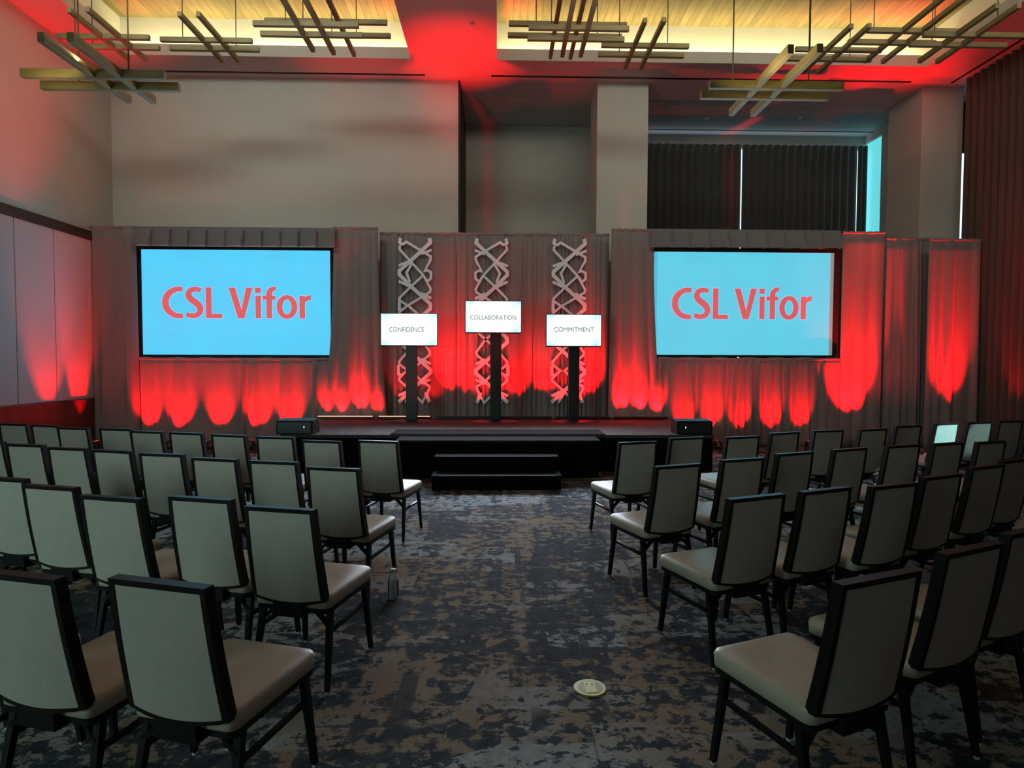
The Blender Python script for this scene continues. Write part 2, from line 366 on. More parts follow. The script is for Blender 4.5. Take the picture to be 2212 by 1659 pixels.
for nm, (x0, x1), lab in (('trim_8', LC, 'oak plank ceiling inside the left coffer'), ('trim_9', RC, 'oak plank ceiling inside the right coffer')):
    mb = MB(); mb.box(x0 - OUT - .05, x1 + OUT + .05, CN - OUT - .05, CF + OUT + .05, WOOD, WOOD + .06)
    setting(mb.build(nm, m_plank), lab, 'ceiling')
    # LED strips lying in the cove behind the lip, washing the band
    WARM = (1, .93, .42); zz = CEIL + .135; L_ = x1 - x0
    area('cove_light', ((x0 + x1) / 2, CF + .10, zz), ((x0 + x1) / 2, CF + OUT, zz + .22), L_, .04, 6.5 * L_, WARM)
    area('cove_light', (x0 - .10, (CF + CN) / 2, zz), (x0 - OUT, (CF + CN) / 2, zz + .22), .04, CF - CN, 6.5 * (CF - CN), WARM)
    area('cove_light', (x1 + .10, (CF + CN) / 2, zz), (x1 + OUT, (CF + CN) / 2, zz + .22), .04, CF - CN, 6.5 * (CF - CN), WARM)
# linear slots in the ceiling
def slot(n, x0, x1, y0, y1, lab):
    mb = MB(); mb.box(x0, x1, y0, y1, CEIL - .006, CEIL + .05); setting(mb.build('trim_%d' % n, m_slot), lab, 'trim')
slot(10, aty(356, 155, 11.98).x, aty(918, 164, 11.98).x, 11.95, 12.01, 'black linear air slot above the blank back wall')
slot(11, aty(1061, 166, 11.98).x, aty(1968, 179, 11.98).x, 11.95, 12.01, 'black linear air slot above recess and alcove')
slot(12, 8.92, 8.97, .5, 12.0, 'black linear slot along the right curtains')
slot(13, c1b, XA, 14.55, 14.59, 'thin curtain track line in the alcove ceiling')
# left wall panelling
mb = MB(); mb.box(XL, XL + .05, YR, 11.48, 3.845, 4.01)
setting(mb.build('trim_14', m_railw), 'dark walnut rail along the left wall', 'trim')
mb = MB(); mb.box(XL, XL + .06, YR, 11.48, 0, .92)
setting(mb.build('trim_15', m_wains, bevel=.006), 'polished mahogany wainscot along the left wall', 'wainscot')
ys = [-6.0, -5.0, -4.0]
ey = [atx(25, 500, XL).y, atx(110.5, 500, XL).y, atx(183, 520, XL).y]
st = ey[1] - ey[0]; edges = [ey[2], ey[1], ey[0]]
while edges[-1] > 2: edges.append(edges[-1] - st)
edges = [11.48] + edges
for i in range(len(edges) - 1):
    mb = MB(); mb.box(XL, XL + .035, edges[i + 1] + .007, edges[i] - .007, .925, 3.845)
    o = mb.build('trim_%d' % (16 + i), m_panel, bevel=.006)
    setting(o, 'mauve-grey fabric wall panel, number %s from the drapes' % ('one two three four five six seven eight nine ten eleven twelve thirteen fourteen'.split()[i]), 'wall panel')
# ------------------------------------------------------------------ drapes
def drape(name, material, xa, xb, Y, z0, z1, label, cat='curtain', fold=.11, amp=.05, seed=1, group=None, flare=(0, 0), top_amp=.45, along='x', header=True, wave=False, scall=0):
    """pleated cloth sheet hanging from z1 to z0, between xa and xb (or along y when along='y')"""
    R = random.Random(seed); L_ = xb - xa
    cuts = [0.0]
    while cuts[-1] < L_: cuts.append(cuts[-1] + (fold if wave else fold * R.uniform(.55, 1.7)))
    k = L_ / cuts[-1]; cuts = [c * k for c in cuts]; amps = [R.uniform(.2, 1.1) if not wave else R.uniform(.85, 1) for _ in cuts]
    ph = [R.uniform(.75, 1.25) for _ in cuts]
    nz = 18; per = 7; cols = []
    for i in range(len(cuts) - 1):
        for j in range(per): cols.append((cuts[i] + (cuts[i + 1] - cuts[i]) * j / per, i, j / per))
    cols.append((cuts[-1], len(cuts) - 2, 1.0))
    mb = MB(); n = len(cols)
    drift = [R.uniform(-.03, .03) for _ in cuts]
    for side in (0, 1):
        for r in range(nz + 1):
            t = r / nz; z = z1 + (z0 - z1) * t
            g = top_amp + (1 - top_amp) * min(1, t * 1.6)
            for (s, i, q) in cols:
                d = amp * amps[i] * g * (math.sin(math.pi * q) ** 1.4 if wave else (math.sin(math.pi * q) ** .9 * 1.25 - .12))
                d += .012 * math.sin(s * 3.1 + seed) * t
                sx = s + (drift[i] * (1 - q) + drift[min(i + 1, len(drift) - 1)] * q) * t * (0 if (i == 0 or i >= len(cuts) - 2) else 1)
                sx += t * t * (flare[0] * (1 - s / L_) + flare[1] * s / L_)
                if header and r == 0: d *= .5
                zz = z
                if scall and t > .5: zz = z - scall * math.sin(math.pi * q) * (t - .5) * 2
                off = -d + (.008 if side else 0)
                mb.v.append((xa + sx, Y + off, zz) if along == 'x' else (Y + off, xa + sx, zz))
    tot = n * (nz + 1)
    for r in range(nz):
        for c in range(n - 1):
            a = r * n + c; mb.f.append((a, a + 1, a + n + 1, a + n)); mb.m.append(0)
            b_ = tot + a; mb.f.append((b_ + n, b_ + n + 1, b_ + 1, b_)); mb.m.append(0)
    def rim(a, b_): mb.f.append((a, b_, b_ + tot, a + tot)); mb.m.append(0)
    for c in range(n - 1): rim(c + 1, c); rim(nz * n + c, nz * n + c + 1)
    for r in range(nz): rim(r * n, r * n + n); rim(r * n + 2 * n - 1, r * n + n - 1)
    if header and along == 'x':   # gathered pipe pocket
        o_ = (xa + xb) / 2
        pts = [(xa + L_ * q / 24, Y + .004 - .006 * math.sin(q * 2.3), z1 + .006 * math.sin(q * 1.7)) for q in range(25)]
        mb.tube(pts, [.026 + .006 * R.random() for _ in pts], 8)
    o = mb.build(name, material, smooth=True, fix=False)
    return tag(o, label, cat, group)
YD = 11.52; YC = 11.77; ST = .55
def X(px, py, Y): return aty(px, py, Y).x
def Z(px, py, Y): return aty(px, py, Y).z
GD = 'grey stage drapes'
zt = Z(500, 492, YD)
drape('stage_drape', m_drape, X(200, 700, YD), X(297, 700, YD), YD, .015, Z(250, 491, YD), 'mauve-lit grey drape in the corner left of the left screen', seed=3, fold=.20, amp=.10, group=GD, flare=(0, .02))
drape('stage_drape', m_drape, X(305, 850, YD), X(716, 850, YD), YD - .02, .015, Z(500, 776, YD), 'grey drape skirt hanging below the left screen', seed=5, fold=.22, amp=.09, group=GD)
drape('stage_drape', m_drape, X(724, 700, YD), X(819, 700, YD), YD - .07, .015, Z(770, 495, YD), 'grey drape between the left screen and centre backdrop', seed=8, fold=.16, amp=.075, flare=(-.28, .2), group=GD)
b = [821, 985, 1150, 1314]
drape('stage_drape', m_drape, X(b[0], 700, YC), X(b[1], 700, YC), YC, .015, Z(900, 505, YC), 'grey centre backdrop drape behind the CONFIDENCE display', seed=11, fold=.10, amp=.07, group=GD)
drape('stage_drape', m_drape, X(b[1], 700, YC) + .01, X(b[2], 700, YC), YC, .015, Z(1060, 506, YC), 'grey centre backdrop drape behind the COLLABORATION display', seed=12, fold=.10, amp=.07, group=GD)
drape('stage_drape', m_drape, X(b[2], 700, YC) + .01, X(b[3], 700, YC), YC, .015, Z(1230, 507, YC), 'grey centre backdrop drape behind the COMMITMENT display', seed=13, fold=.10, amp=.07, group=GD)
drape('stage_drape', m_drape, X(1318, 700, YD), X(1408, 700, YD), YD - .07, .015, Z(1360, 499, YD), 'grey drape between the centre backdrop and the right screen', seed=17, fold=.16, amp=.075, flare=(-.05, .26), group=GD)
drape('stage_drape', m_drape, X(1412, 850, YD), X(1812, 850, YD), YD - .02, .015, Z(1600, 776, YD), 'grey drape skirt hanging below the right screen', seed=19, fold=.17, amp=.09, group=GD)
drape('stage_drape', m_drape, X(1817, 700, YD), X(1906, 700, YD), YD, .015, Z(1860, 503, YD), 'grey drape just right of the right screen, streaked red', seed=23, fold=.17, amp=.10, group=GD)
drape('stage_drape', m_drape, X(1911, 700, 11.6), X(2022, 700, 11.6), 11.62, .015, Z(1965, 516, 11.6), 'grey drape with many dark folds in front of the column', seed=27, fold=.13, amp=.12, group=GD)
drape('stage_drape', m_drape, X(2004, 700, 11.25), X(2116, 700, 11.25), 11.27, .015, Z(2075, 518, 11.25), 'grey drape with broad red glow beside the tall brown curtain', seed=31, fold=.24, amp=.10, group=GD)
# valances
def valance(xa, xb, Y, zt_, zb, label, seed, n):
    R = random.Random(seed); mb = MB(); L_ = xb - xa; w_ = L_ / n
    x = xa
    for i in range(n):
        w1 = L_ / n; sl = R.uniform(-.03, .06); yb = -.04 - R.uniform(0, .05); x1 = x + w1; ov = .03
        pts = []
        for r in range(5):
            t = r / 4; z = zt_ + (zb - zt_) * t - (R.uniform(0, .015) if r == 4 else 0)
            pts.append([(x - ov * t - sl * t * .5, Y - .006 + yb * t * .6, z), ((x + x1) / 2, Y - .01 + yb * t * 1.4 - .01, z), (x1 + ov * t * .3 - sl * t * .5, Y - .02 + yb * t * 1.8, z)])
        for r in range(4):
            for c in range(2): mb.quad(pts[r][c], pts[r][c + 1], pts[r + 1][c + 1], pts[r + 1][c])
        mb.box(x1 - .013, x1 + .004, Y - .10, Y - .01, zb + .01, zt_ - .05)
        # folded return of each pleat
        for r in range(4):
            a, b_ = pts[r][2], pts[r + 1][2]
            mb.quad(a, (a[0] + .005 - .03 * r / 4, Y + .0, a[2]), (b_[0] + .005 - .03 * (r + 1) / 4, Y + .0, b_[2]), b_)
        x = x1
    mb.box(xa, xb, Y - .02, Y + .015, zt_ - .01, zt_ + .025)
    o = mb.build('valance', m_val, fix=False); s_ = o.modifiers.new('thick', 'SOLIDIFY'); s_.thickness = .006
    return tag(o, label, 'valance', 'pleated screen valances')
YV = 11.40
valance(X(291, 500, YV), X(725, 500, YV), YV, Z(500, 494, YV), Z(500, 532, YV), 'pleated charcoal valance above the left screen', 2, 11)
valance(X(1407, 500, YV), X(1815, 500, YV), YV, Z(1600, 499, YV), Z(1600, 536, YV), 'pleated charcoal valance above the right screen', 4, 10)
# blackout curtains
for i, (p0, p1, lab) in enumerate(((1345, 1600, 'left black pleated curtain of the alcove window'), (1602.5, 1850.3, 'wide middle black pleated curtain of the alcove window'), (1852, 1873, 'narrow black pleated curtain at the right end of the alcove window'))):
    drape('blackout_curtain', m_black_curt, X(p0, 400, YA), X(p1, 400, YA), YA, .01, 6.88, lab, seed=40 + i, fold=.20, amp=.09, wave=True, header=False, top_amp=.9, group='black alcove curtains')
xc = 9.17
yv = [q for q in (11.86, 10.3, 8.2, 6.1, 4.0, 1.9, -.2)]
for i in range(6):
    drape('tall_curtain', m_burg, yv[i + 1] + .01, yv[i], xc, .03, CEIL - .01, ['tall brown curtain nearest the column on the right wall', 'tall brown curtain second from the column on the right wall', 'tall brown curtain third from the column on the right wall', 'tall brown curtain fourth from the column on the right wall', 'tall brown curtain fifth from the column on the right wall', 'tall brown curtain sixth from the column on the right wall'][i], seed=60 + i, fold=.19, amp=.10, wave=True, header=False, top_amp=.95, along='y', group='tall curtains on the right wall')
# ------------------------------------------------------------------ projection screens
def arc(cx, cz, rx, rz, a0, a1, n=20): return [(cx + rx * math.cos(math.radians(a0 + (a1 - a0) * i / n)), cz + rz * math.sin(math.radians(a0 + (a1 - a0) * i / n))) for i in range(n + 1)]
def band(outer, inner): return [(outer[i], outer[i + 1], inner[i + 1], inner[i]) for i in range(len(outer) - 1)]
def logo_polys(grow=0.0):
    """lettering in picture units: x right, z up (y of the photo zoom negated)"""
    g = grow; P = []
    def rect(x0, x1, y0, y1): P.append([(x0 - g, -y0 + g), (x1 + g, -y0 + g), (x1 + g, -y1 - g), (x0 - g, -y1 - g)])
    # C
    P.extend(band(arc(372, -602, 127 + g, 117 + g, 77, 283, 30), arc(376, -602, 82 - g, 82 - g, 77, 283, 30)))
    # S as a swept stroke
    pts = [(533, -512), (515, -505), (490, -502), (462, -508), (446, -524), (440, -545), (448, -566), (468, -584), (495, -602), (518, -622), (529, -645), (526, -670), (510, -690), (484, -700), (455, -700), (424, -688)]
    wd = [32, 33, 34, 38, 42, 45, 46, 47, 48, 47, 45, 42, 38, 35, 34, 34]
    for k in range(2):
        q = [pts[0]]; w2 = [wd[0]]
        for i in range(len(pts) - 1):
            a, b_ = pts[i], pts[i + 1]
            q += [(a[0] * .75 + b_[0] * .25, a[1] * .75 + b_[1] * .25), (a[0] * .25 + b_[0] * .75, a[1] * .25 + b_[1] * .75)]; w2 += [wd[i] * .75 + wd[i + 1] * .25, wd[i] * .25 + wd[i + 1] * .75]
        q.append(pts[-1]); w2.append(wd[-1]); pts, wd = q, w2
    o_, i_ = [], []
    for i, p in enumerate(pts):
        a, b_ = pts[max(i - 1, 0)], pts[min(i + 1, len(pts) - 1)]; dx, dz = b_[0] - a[0], b_[1] - a[1]; l = math.hypot(dx, dz) or 1
        nx, nz = -dz / l, dx / l; h = wd[i] / 2 + g; o_.append((p[0] + nx * h, p[1] + nz * h)); i_.append((p[0] - nx * h, p[1] - nz * h))
    P.extend(band(o_, i_))
    rect(570, 612, 490, 716); rect(590, 690, 684, 716)
    P.append([(740 - g, -490 + g), (788 + g, -490 + g), (838 + g, -668), (855 + g, -716 - g), (808 - g, -716 - g)])
    P.append([(870 - g, -490 + g), (917 + g, -490 + g), (855 + g, -716 - g), (815 - g, -716 - g), (834 - g, -655)])
    rect(939, 980, 548, 715); rect(937, 979, 490, 528)
    rect(1021, 1063, 540, 715); rect(994, 1088, 548, 578)
    P.extend(band(arc(1082, -540, 61 + g, 60 + g, 180, 77, 12), arc(1084, -540, 21 - g, 30 - g, 180, 77, 12)))
    P.extend(band(arc(1174, -631, 77 + g, 88 + g, 0, 360, 40), arc(1174, -631, 34 - g, 56 - g, 0, 360, 40)))
    rect(1268, 1309, 548, 715)
    P.extend(band(arc(1352, -603, 62 + g, 60 + g, 170, 88, 12), arc(1352, -605, 42 - g, 26 - g, 170, 88, 12)))
    return P
def proj_screen(x0, x1, z0, z1, Y, fx0, fx1, fz0, fz1, picmat, lx0, lx1, ly0, ly1, label, extra=None):
    t = empty('projection_screen', ((x0 + x1) / 2, Y, 0)); tag(t, label, 'projection screen', 'projection screens')
    O = Vector(t.location)
    mb = MB()
    mb.box(fx0, x0, Y - .02, Y + .03, fz0, fz1); mb.box(x1, fx1, Y - .02, Y + .03, fz0, fz1)
    mb.box(x0, x1, Y - .02, Y + .03, z1, fz1); mb.box(x0, x1, Y - .02, Y + .03, fz0, z0); mb.box(x0, x1, Y + .02, Y + .03, z0, z1)
    mb.build('screen_border', m_screenframe, t, origin=O)
    mb = MB(); mb.box(x0, x1, Y, Y + .012, z0, z1); mb.build('projected_picture', picmat, t, origin=O)
    sx = (lx1 - lx0) / (1354 - 245); sz = (ly1 - ly0) / (718 - 487)
    f = lambda p: (lx0 + (p[0] - 245) * sx, ly0 + (p[1] + 718) * sz)
    mb = MB()
    for i, pl in enumerate(logo_polys(5)): mb.v += [(*(f(p)[:1]), Y - .003 - i * 1e-5, f(p)[1]) for p in pl]; mb.f.append(tuple(range(len(mb.v) - len(pl), len(mb.v)))); mb.m.append(0)
    mb.build('lettering_edge', m_halo, t, origin=O, fix=False)
    mb = MB()
    for i, pl in enumerate(logo_polys(0)): mb.v += [(*(f(p)[:1]), Y - .006 - i * 1e-5, f(p)[1]) for p in pl]; mb.f.append(tuple(range(len(mb.v) - len(pl), len(mb.v)))); mb.m.append(0)
    mb.build('lettering', m_logo, t, origin=O, fix=False)
    mb = MB()
    for xx in (fx0 + .25, fx1 - .25): mb.box(xx - .03, xx + .03, Y + .03, Y + .07, .02, fz1 - .1); mb.box(xx - .03, xx + .03, Y + .02, Y + .28, 0, .03)
    mb.build('stand', m_blackmetal, t, origin=O)
    if extra: extra(t, O)
    return t
YS = 11.60
proj_screen(X(307, 650, YS), X(714.5, 650, YS), Z(510, 766.5, YS), Z(510, 540, YS), YS, X(295, 650, YS), X(724, 650, YS), Z(510, 771, YS), Z(510, 533.5, YS), m_scrL,
            X(350.5, 650, YS), X(672, 650, YS), Z(510, 688, YS), Z(510, 620.5, YS), 'left projection screen showing the red logo on bright cyan')
def ext(t, O):
    mb = MB(); a, b_ = X(1792.5, 650, YS), X(1799.5, 650, YS); mb.box(a, b_, YS - .004, YS, Z(1600, 767.5, YS), Z(1600, 545, YS)); mb.build('unlit_margin', m_unlit, t, origin=O)  # blank screen strip, its grey brightness painted in as emission
    mb = MB(); a, b_ = X(1411, 650, YS), X(1419, 650, YS); mb.box(a, b_, YS - .004, YS, Z(1600, 767.5, YS), Z(1600, 545, YS)); mb.build('dim_margin', m_cyan2, t, origin=O)  # cyan spill light beside the picture, painted as a glowing strip
proj_screen(X(1411, 650, YS), X(1799.5, 650, YS), Z(1600, 767, YS), Z(1600, 545, YS), YS, X(1410, 650, YS), X(1811, 650, YS), Z(1600, 771, YS), Z(1600, 537, YS), m_scrR,
            X(1451, 650, YS), X(1753, 650, YS), Z(1600, 690, YS), Z(1600, 622.5, YS), 'right projection screen with a grey unlit strip along its right edge', ext)
# screens throw their light forward
area('screen_glow_left', ((X(510, 650, YS)), YS - .22, Z(510, 653, YS)), (X(510, 650, YS), 0, Z(510, 653, YS) - .6), 3.3, 1.9, 30, (.22, .75, 1), 150)
area('screen_glow_right', ((X(1605, 650, YS)), YS - .22, Z(1605, 653, YS)), (X(1605, 650, YS), 0, Z(1605, 653, YS) - .6), 3.1, 1.9, 30, (.25, .80, 1), 150)
# ------------------------------------------------------------------ stage
SX0, SX1, SY0, SY1 = X(604, 950, 8.9), X(1543, 950, 8.9), 8.9, 11.36
st = empty('stage', ((SX0 + SX1) / 2, SY0, 0)); tag(st, 'low black-skirted stage with dark carpeted deck', 'stage'); O = Vector(st.location)
mb = MB(); mb.box(SX0, SX1, SY0, SY1, ST - .05, ST); mb.build('deck', m_stage, st, origin=O, bevel=.006)
mb = MB(); mb.box(SX0 + .02, SX1 - .02, SY0 + .012, SY0 + .03, .0, ST - .05)
mb.box(SX0 + .012, SX0 + .03, SY0 + .03, SY1, 0, ST - .05); mb.box(SX1 - .03, SX1 - .012, SY0 + .03, SY1, 0, ST - .05); mb.build('skirt', m_blackcloth, st, origin=O)
mb = MB()
for xx in [SX0 + .4 + i * (SX1 - SX0 - .8) / 4 for i in range(5)]:
    for yy in (SY0 + .4, SY1 - .4): mb.tube([(xx, yy, 0), (xx, yy, ST - .05)], .025, 8)
mb.build('support', m_blackmetal, st, origin=O)
# stage extension and steps
xa, xb = X(852, 950, 8.38), X(1299, 950, 8.38)
t = empty('stage_extension', ((xa + xb) / 2, 8.4, 0)); tag(t, 'wide black platform block in front of the stage centre', 'platform'); O = Vector(t.location)
mb = MB(); mb.box(xa, xb, 8.42, 8.88, ST - .09, ST - .02); mb.build('platform_top', m_blackcloth, t, origin=O, bevel=.008)
mb = MB(); mb.box(xa + .02, xb - .02, 8.44, 8.86, .0, ST - .09); mb.build('skirt', m_blackcloth, t, origin=O)
mb = MB(); mb.box(xa + .08, xb - .1, 8.405, 8.42, ST - .05, ST - .035); mb.build('nosing', m_blackplastic, t, origin=O)
mb = MB(); mb.box(X(853, 935, 9.3), X(1298, 935, 9.3), 8.92, 9.5, ST + .001, ST + .012)
tag(mb.build('stage_mat', m_blackcloth), 'black mat lying on the stage above the steps', 'mat')
xa, xb = X(931, 1050, 7.65), X(1213, 1050, 7.65)
t = empty('stage_steps', ((xa + xb) / 2, 7.6, 0)); tag(t, 'black two-tread steps leading up to the stage', 'steps'); O = Vector(t.location)
for k, (y0, y1, z) in enumerate(((7.62, 8.0, .185), (8.0, 8.40, .37))):
    mb = MB(); mb.box(xa, xb, y0, y1, z - .035, z); mb.build('tread', m_blackcloth, t, origin=O, bevel=.006)
    mb = MB(); mb.box(xa + .1, xb - .1, y0 - .006, y0 + .01, z - .012, z + .002); mb.build('nosing', m_blackplastic, t, origin=O)
mb = MB(); mb.box(xa + .01, xb - .01, 7.63, 8.40, .0, .15); mb.box(xa + .01, xb - .01, 8.01, 8.40, .15, .335); mb.build('riser_box', m_blackcloth, t, origin=O)
# stage monitors
def monitor(x0, x1, y0, label, lit):
    w_ = x1 - x0; t = empty('stage_monitor', ((x0 + x1) / 2, y0 + .16, ST)); tag(t, label, 'speaker', 'stage monitor speakers'); O = Vector(t.location)
    mb = MB(); k = len(mb.v)
    sec = [(y0, 0), (y0 + .34, 0), (y0 + .34, .14), (y0 + .25, .22), (y0 + .02, .20)]
    mb.v += [(x0, a, ST + b_) for a, b_ in sec] + [(x1, a, ST + b_) for a, b_ in sec]
    mb.f += [(0, 1, 2, 3, 4), (9, 8, 7, 6, 5)] + [(i, i + 5, (i + 1) % 5 + 5, (i + 1) % 5) for i in range(5)]; mb.m += [0] * 7
    mb.build('cabinet', m_blackplastic, t, origin=O, bevel=.008)
    mb = MB(); mb.box(x0 + .03, x1 - .03, y0 - .006, y0 + .004, ST + .02, ST + .175); mb.build('grille', m_blackmetal, t, origin=O)
    mb = MB(); mb.box(x0 + w_ * lit, x0 + w_ * lit + .012, y0 - .010, y0 - .004, ST + .095, ST + .12); mb.build('indicator_light', m_white_led, t, origin=O)
    mb = MB(); mb.bar((x0 - .004, y0 + .12, ST + .1), (x0 - .004, y0 + .22, ST + .1), .01, .01, .03, .03); mb.bar((x1 + .004, y0 + .12, ST + .1), (x1 + .004, y0 + .22, ST + .1), .01, .01, .03, .03); mb.build('handle', m_blackmetal, t, origin=O)
monitor(X(596, 930, 8.95), X(676, 930, 8.95), 8.95, 'black wedge monitor on the left front corner of the stage', .75)
monitor(X(1463, 930, 8.95), X(1540, 930, 8.95), 8.95, 'black wedge monitor on the right front corner of the stage', .22)
# LED battens along the back edge of the stage
YBt = 11.25
for i, (p0, p1, lit, lab) in enumerate(((683, 808, 1, 'lit LED batten at the left end of the stage back edge'), (815, 932, 1, 'lit LED batten behind the CONFIDENCE display stand'), (942, 1062, 0, 'dark LED batten between the left and middle displays'), (1068, 1192, 0, 'dark LED batten between the middle and right displays'), (1199, 1318, 0, 'dark LED batten behind the COMMITMENT display stand'), (1324, 1442, 0, 'dark LED batten at the right end of the stage back edge'))):
    xa, xb = X(p0, 900, YBt), X(p1, 900, YBt); t = empty('led_batten', ((xa + xb) / 2, YBt, ST)); tag(t, lab, 'stage light', 'LED battens along the stage back edge'); O = Vector(t.location)
    mb = MB(); mb.box(xa, xb, YBt - .035, YBt + .035, ST + .012, ST + .055); mb.build('housing', m_blackmetal, t, origin=O, bevel=.005)
    mb = MB(); mb.box(xa + .03, xb - .03, YBt - .03, YBt + .028, ST + .056, ST + .062); mb.build('lens', m_redpink_led if lit else m_dark, t, origin=O)
    mb = MB(); mb.box(xa + .1, xa + .16, YBt - .05, YBt + .05, ST, ST + .012); mb.box(xb - .16, xb - .1, YBt - .05, YBt + .05, ST, ST + .012); mb.build('foot', m_blackmetal, t, origin=O)
# ------------------------------------------------------------------ display stands
def text_mesh(body, height, width):
    c = bpy.data.curves.new('t', 'FONT'); c.body = body; c.size = 1; c.align_x = 'CENTER'; c.align_y = 'CENTER'; c.offset = 0
    o = bpy.data.objects.new('t', c); COL.objects.link(o); bpy.context.view_layer.update()
    me = bpy.data.meshes.new_from_object(o.evaluated_get(bpy.context.evaluated_depsgraph_get())); bpy.data.objects.remove(o)
    xs = [v.co.x for v in me.vertices]; ys_ = [v.co.y for v in me.vertices]
    sx = width / (max(xs) - min(xs)); sz = height / (max(ys_) - min(ys_)); cx = (max(xs) + min(xs)) / 2; cy = (max(ys_) + min(ys_)) / 2
    for v in me.vertices: v.co = Vector(((v.co.x - cx) * sx, 0, (v.co.y - cy) * sz))
    return me
def display(px0, px1, py0, py1, bx, by, word, tx0, tx1, ty, side):
    b_ = atz(bx, by, ST); Yb = b_.y
    t = empty('display_stand', (b_.x, Yb, ST)); tag(t, 'white display reading %s on a black pole, %s' % (word, side), 'display', 'displays on black stands'); O = Vector(t.location)
    Yt = Yb - .06; x0, x1, z1, z0 = X(px0, py0, Yt), X(px1, py0, Yt), Z(px0, py0, Yt), Z(px0, py1, Yt); cx, cz = (x0 + x1) / 2, (z0 + z1) / 2
    mb = MB(); mb.box(x0 - .012, x1 + .012, Yt, Yt + .05, z0 - .018, z1 + .012); mb.build('display_case', m_blackplastic, t, origin=O, bevel=.004)
    mb = MB(); mb.box(x0, x1, Yt - .003, Yt, z0, z1); p = mb.build('display_picture', m_tv, t, origin=(cx, Yt, cz))
    me = text_mesh(word, .082, X(tx1, ty, Yt) - X(tx0, ty, Yt)); me.materials.append(m_tvtext)
    o = bpy.data.objects.new('lettering', me); COL.objects.link(o); o.parent = t; o.location = Vector(((X(tx1, ty, Yt) + X(tx0, ty, Yt)) / 2, Yt - .006, Z(bx, ty, Yt))) - O
    mb = MB(); mb.box(b_.x - .10, b_.x + .10, Yb - .005, Yb + .075, ST + .03, z0 + .12); mb.box(b_.x - .16, b_.x + .16, Yt + .05, Yb + .01, z0 + .10, z1 - .12); mb.build('pole', m_blackmetal, t, origin=O, bevel=.012)
    mb = MB(); mb.lathe((b_.x, Yb, ST), [(.46, 0), (.46, .008), (.42, .018), (.12, .03)], 40)
    for i in range(len(mb.v)): v = mb.v[i]; mb.v[i] = (v[0], Yb + (v[1] - Yb) * .62, v[2])
    mb.build('base_plate', m_blackmetal, t, origin=O, smooth=False)
    # the panel lights the scene in front of it
    area('display_glow', (cx, Yt - .05, cz), (cx, 0, cz - .4), x1 - x0, z1 - z0, 74, (.70, .86, 1), 140)
display(823, 944, 677.5, 745.5, 889, 911, 'CONFIDENCE', 841, 916, 712, 'left of the three')
display(1006, 1125.5, 650.5, 717.5, 1070.5, 911, 'COLLABORATION', 1016, 1115, 686, 'tallest and middle of the three')
display(1181, 1298.5, 679.5, 747, 1239, 911, 'COMMITMENT', 1197, 1283, 712, 'right of the three')
# ------------------------------------------------------------------ lattice panels
STROKES = [
 ([(110,50),(100,88),(122,112)],20), ([(122,112),(160,84),(376,214),(372,252),(322,345),(345,336),(378,356),(378,410),(345,438)],16),
 ([(365,50),(372,92),(190,262),(98,345),(98,378),(200,482),(372,640),(372,684),(300,745),(190,850),(98,945),(98,985),(290,1160),(374,1236),(374,1262),(200,1420),(88,1530)],24),
 ([(104,118),(100,150),(200,262),(310,382),(376,505),(370,532),(172,655),(300,762),(372,850),(368,885),(200,1035),(94,1160),(96,1185),(165,1240),(94,1308),(94,1330),(190,1420),(300,1532),(364,1404),(364,1384),(295,1340),(200,1240),(366,1098),(368,1070),(290,960),(200,880),(96,800),(96,770)],15),
 ([(310,382),(205,480),(98,590),(104,612),(170,655),(98,716),(96,770)],15), ([(310,382),(345,438)],15),
 ([(92,296),(210,250)],16), ([(384,155),(295,192)],16), ([(92,436),(205,492)],18), ([(380,590),(290,545)],20),
 ([(212,275),(162,362),(192,445)],16), ([(98,600),(96,690),(128,700)],20), ([(374,1182),(290,1136)],18), ([(370,1322),(290,1360)],18),
 ([(88,1190),(88,1275),(125,1288)],20), ([(88,1470),(190,1420)],18), ([(150,1532),(200,1430)],18), ([(362,1532),(330,1440)],22)]
def lattice(xa, xb, zt_, zb, Y, label, mirror):
    mb = MB(); sx = (xb - xa) / 296; sz = (zt_ - zb) / 1485; k = 0
    for pts, wd in STROKES:
        q = [((386 - p[0] if mirror else p[0] - 90) * sx + xa, zt_ - (p[1] - 50) * sz) for p in pts]; h = wd * 1.35 * sx / 2
        L_, R_ = [], []
        for i, p in enumerate(q):
            dirs = []
            if i > 0: dirs.append((Vector(q[i]) - Vector(q[i - 1])).normalized())
            if i < len(q) - 1: dirs.append((Vector(q[i + 1]) - Vector(q[i])).normalized())
            d = sum(dirs, Vector((0, 0))); d = d.normalized() if d.length > .2 else dirs[0]
            nrm = Vector((-d.y, d.x)); sc = 1 / max(.55, nrm.dot(Vector((-dirs[0].y, dirs[0].x))))
            L_.append(Vector(p) + nrm * h * sc); R_.append(Vector(p) - nrm * h * sc)
        for i in range(len(q) - 1):
            mb.prism([tuple(L_[i]), tuple(L_[i + 1]), tuple(R_[i + 1]), tuple(R_[i])], Y - k * .00025, Y + .012)
        k += 1
    o = mb.build('lattice_panel', m_white, origin=((xa + xb) / 2, Y, zb))
    for xx in (xa + .07, xb - .06):
        mb = MB(); mb.tube([(xx, Y + .006, zt_ - .03), (xx, YC - .015, Z(1060, 505, YC) - .01)], .003, 5); mb.build('hanging_cord', m_blackmetal, o, origin=((xa + xb) / 2, Y, zb))
    tag(o, label, 'decorative panel', 'white cut-out lattice panels')
    return o
YL = 11.665
lattice(X(861, 700, YL), X(933, 700, YL), Z(897, 514, YL), Z(897, 870, YL), YL, 'white zigzag lattice panel behind the CONFIDENCE display', False)
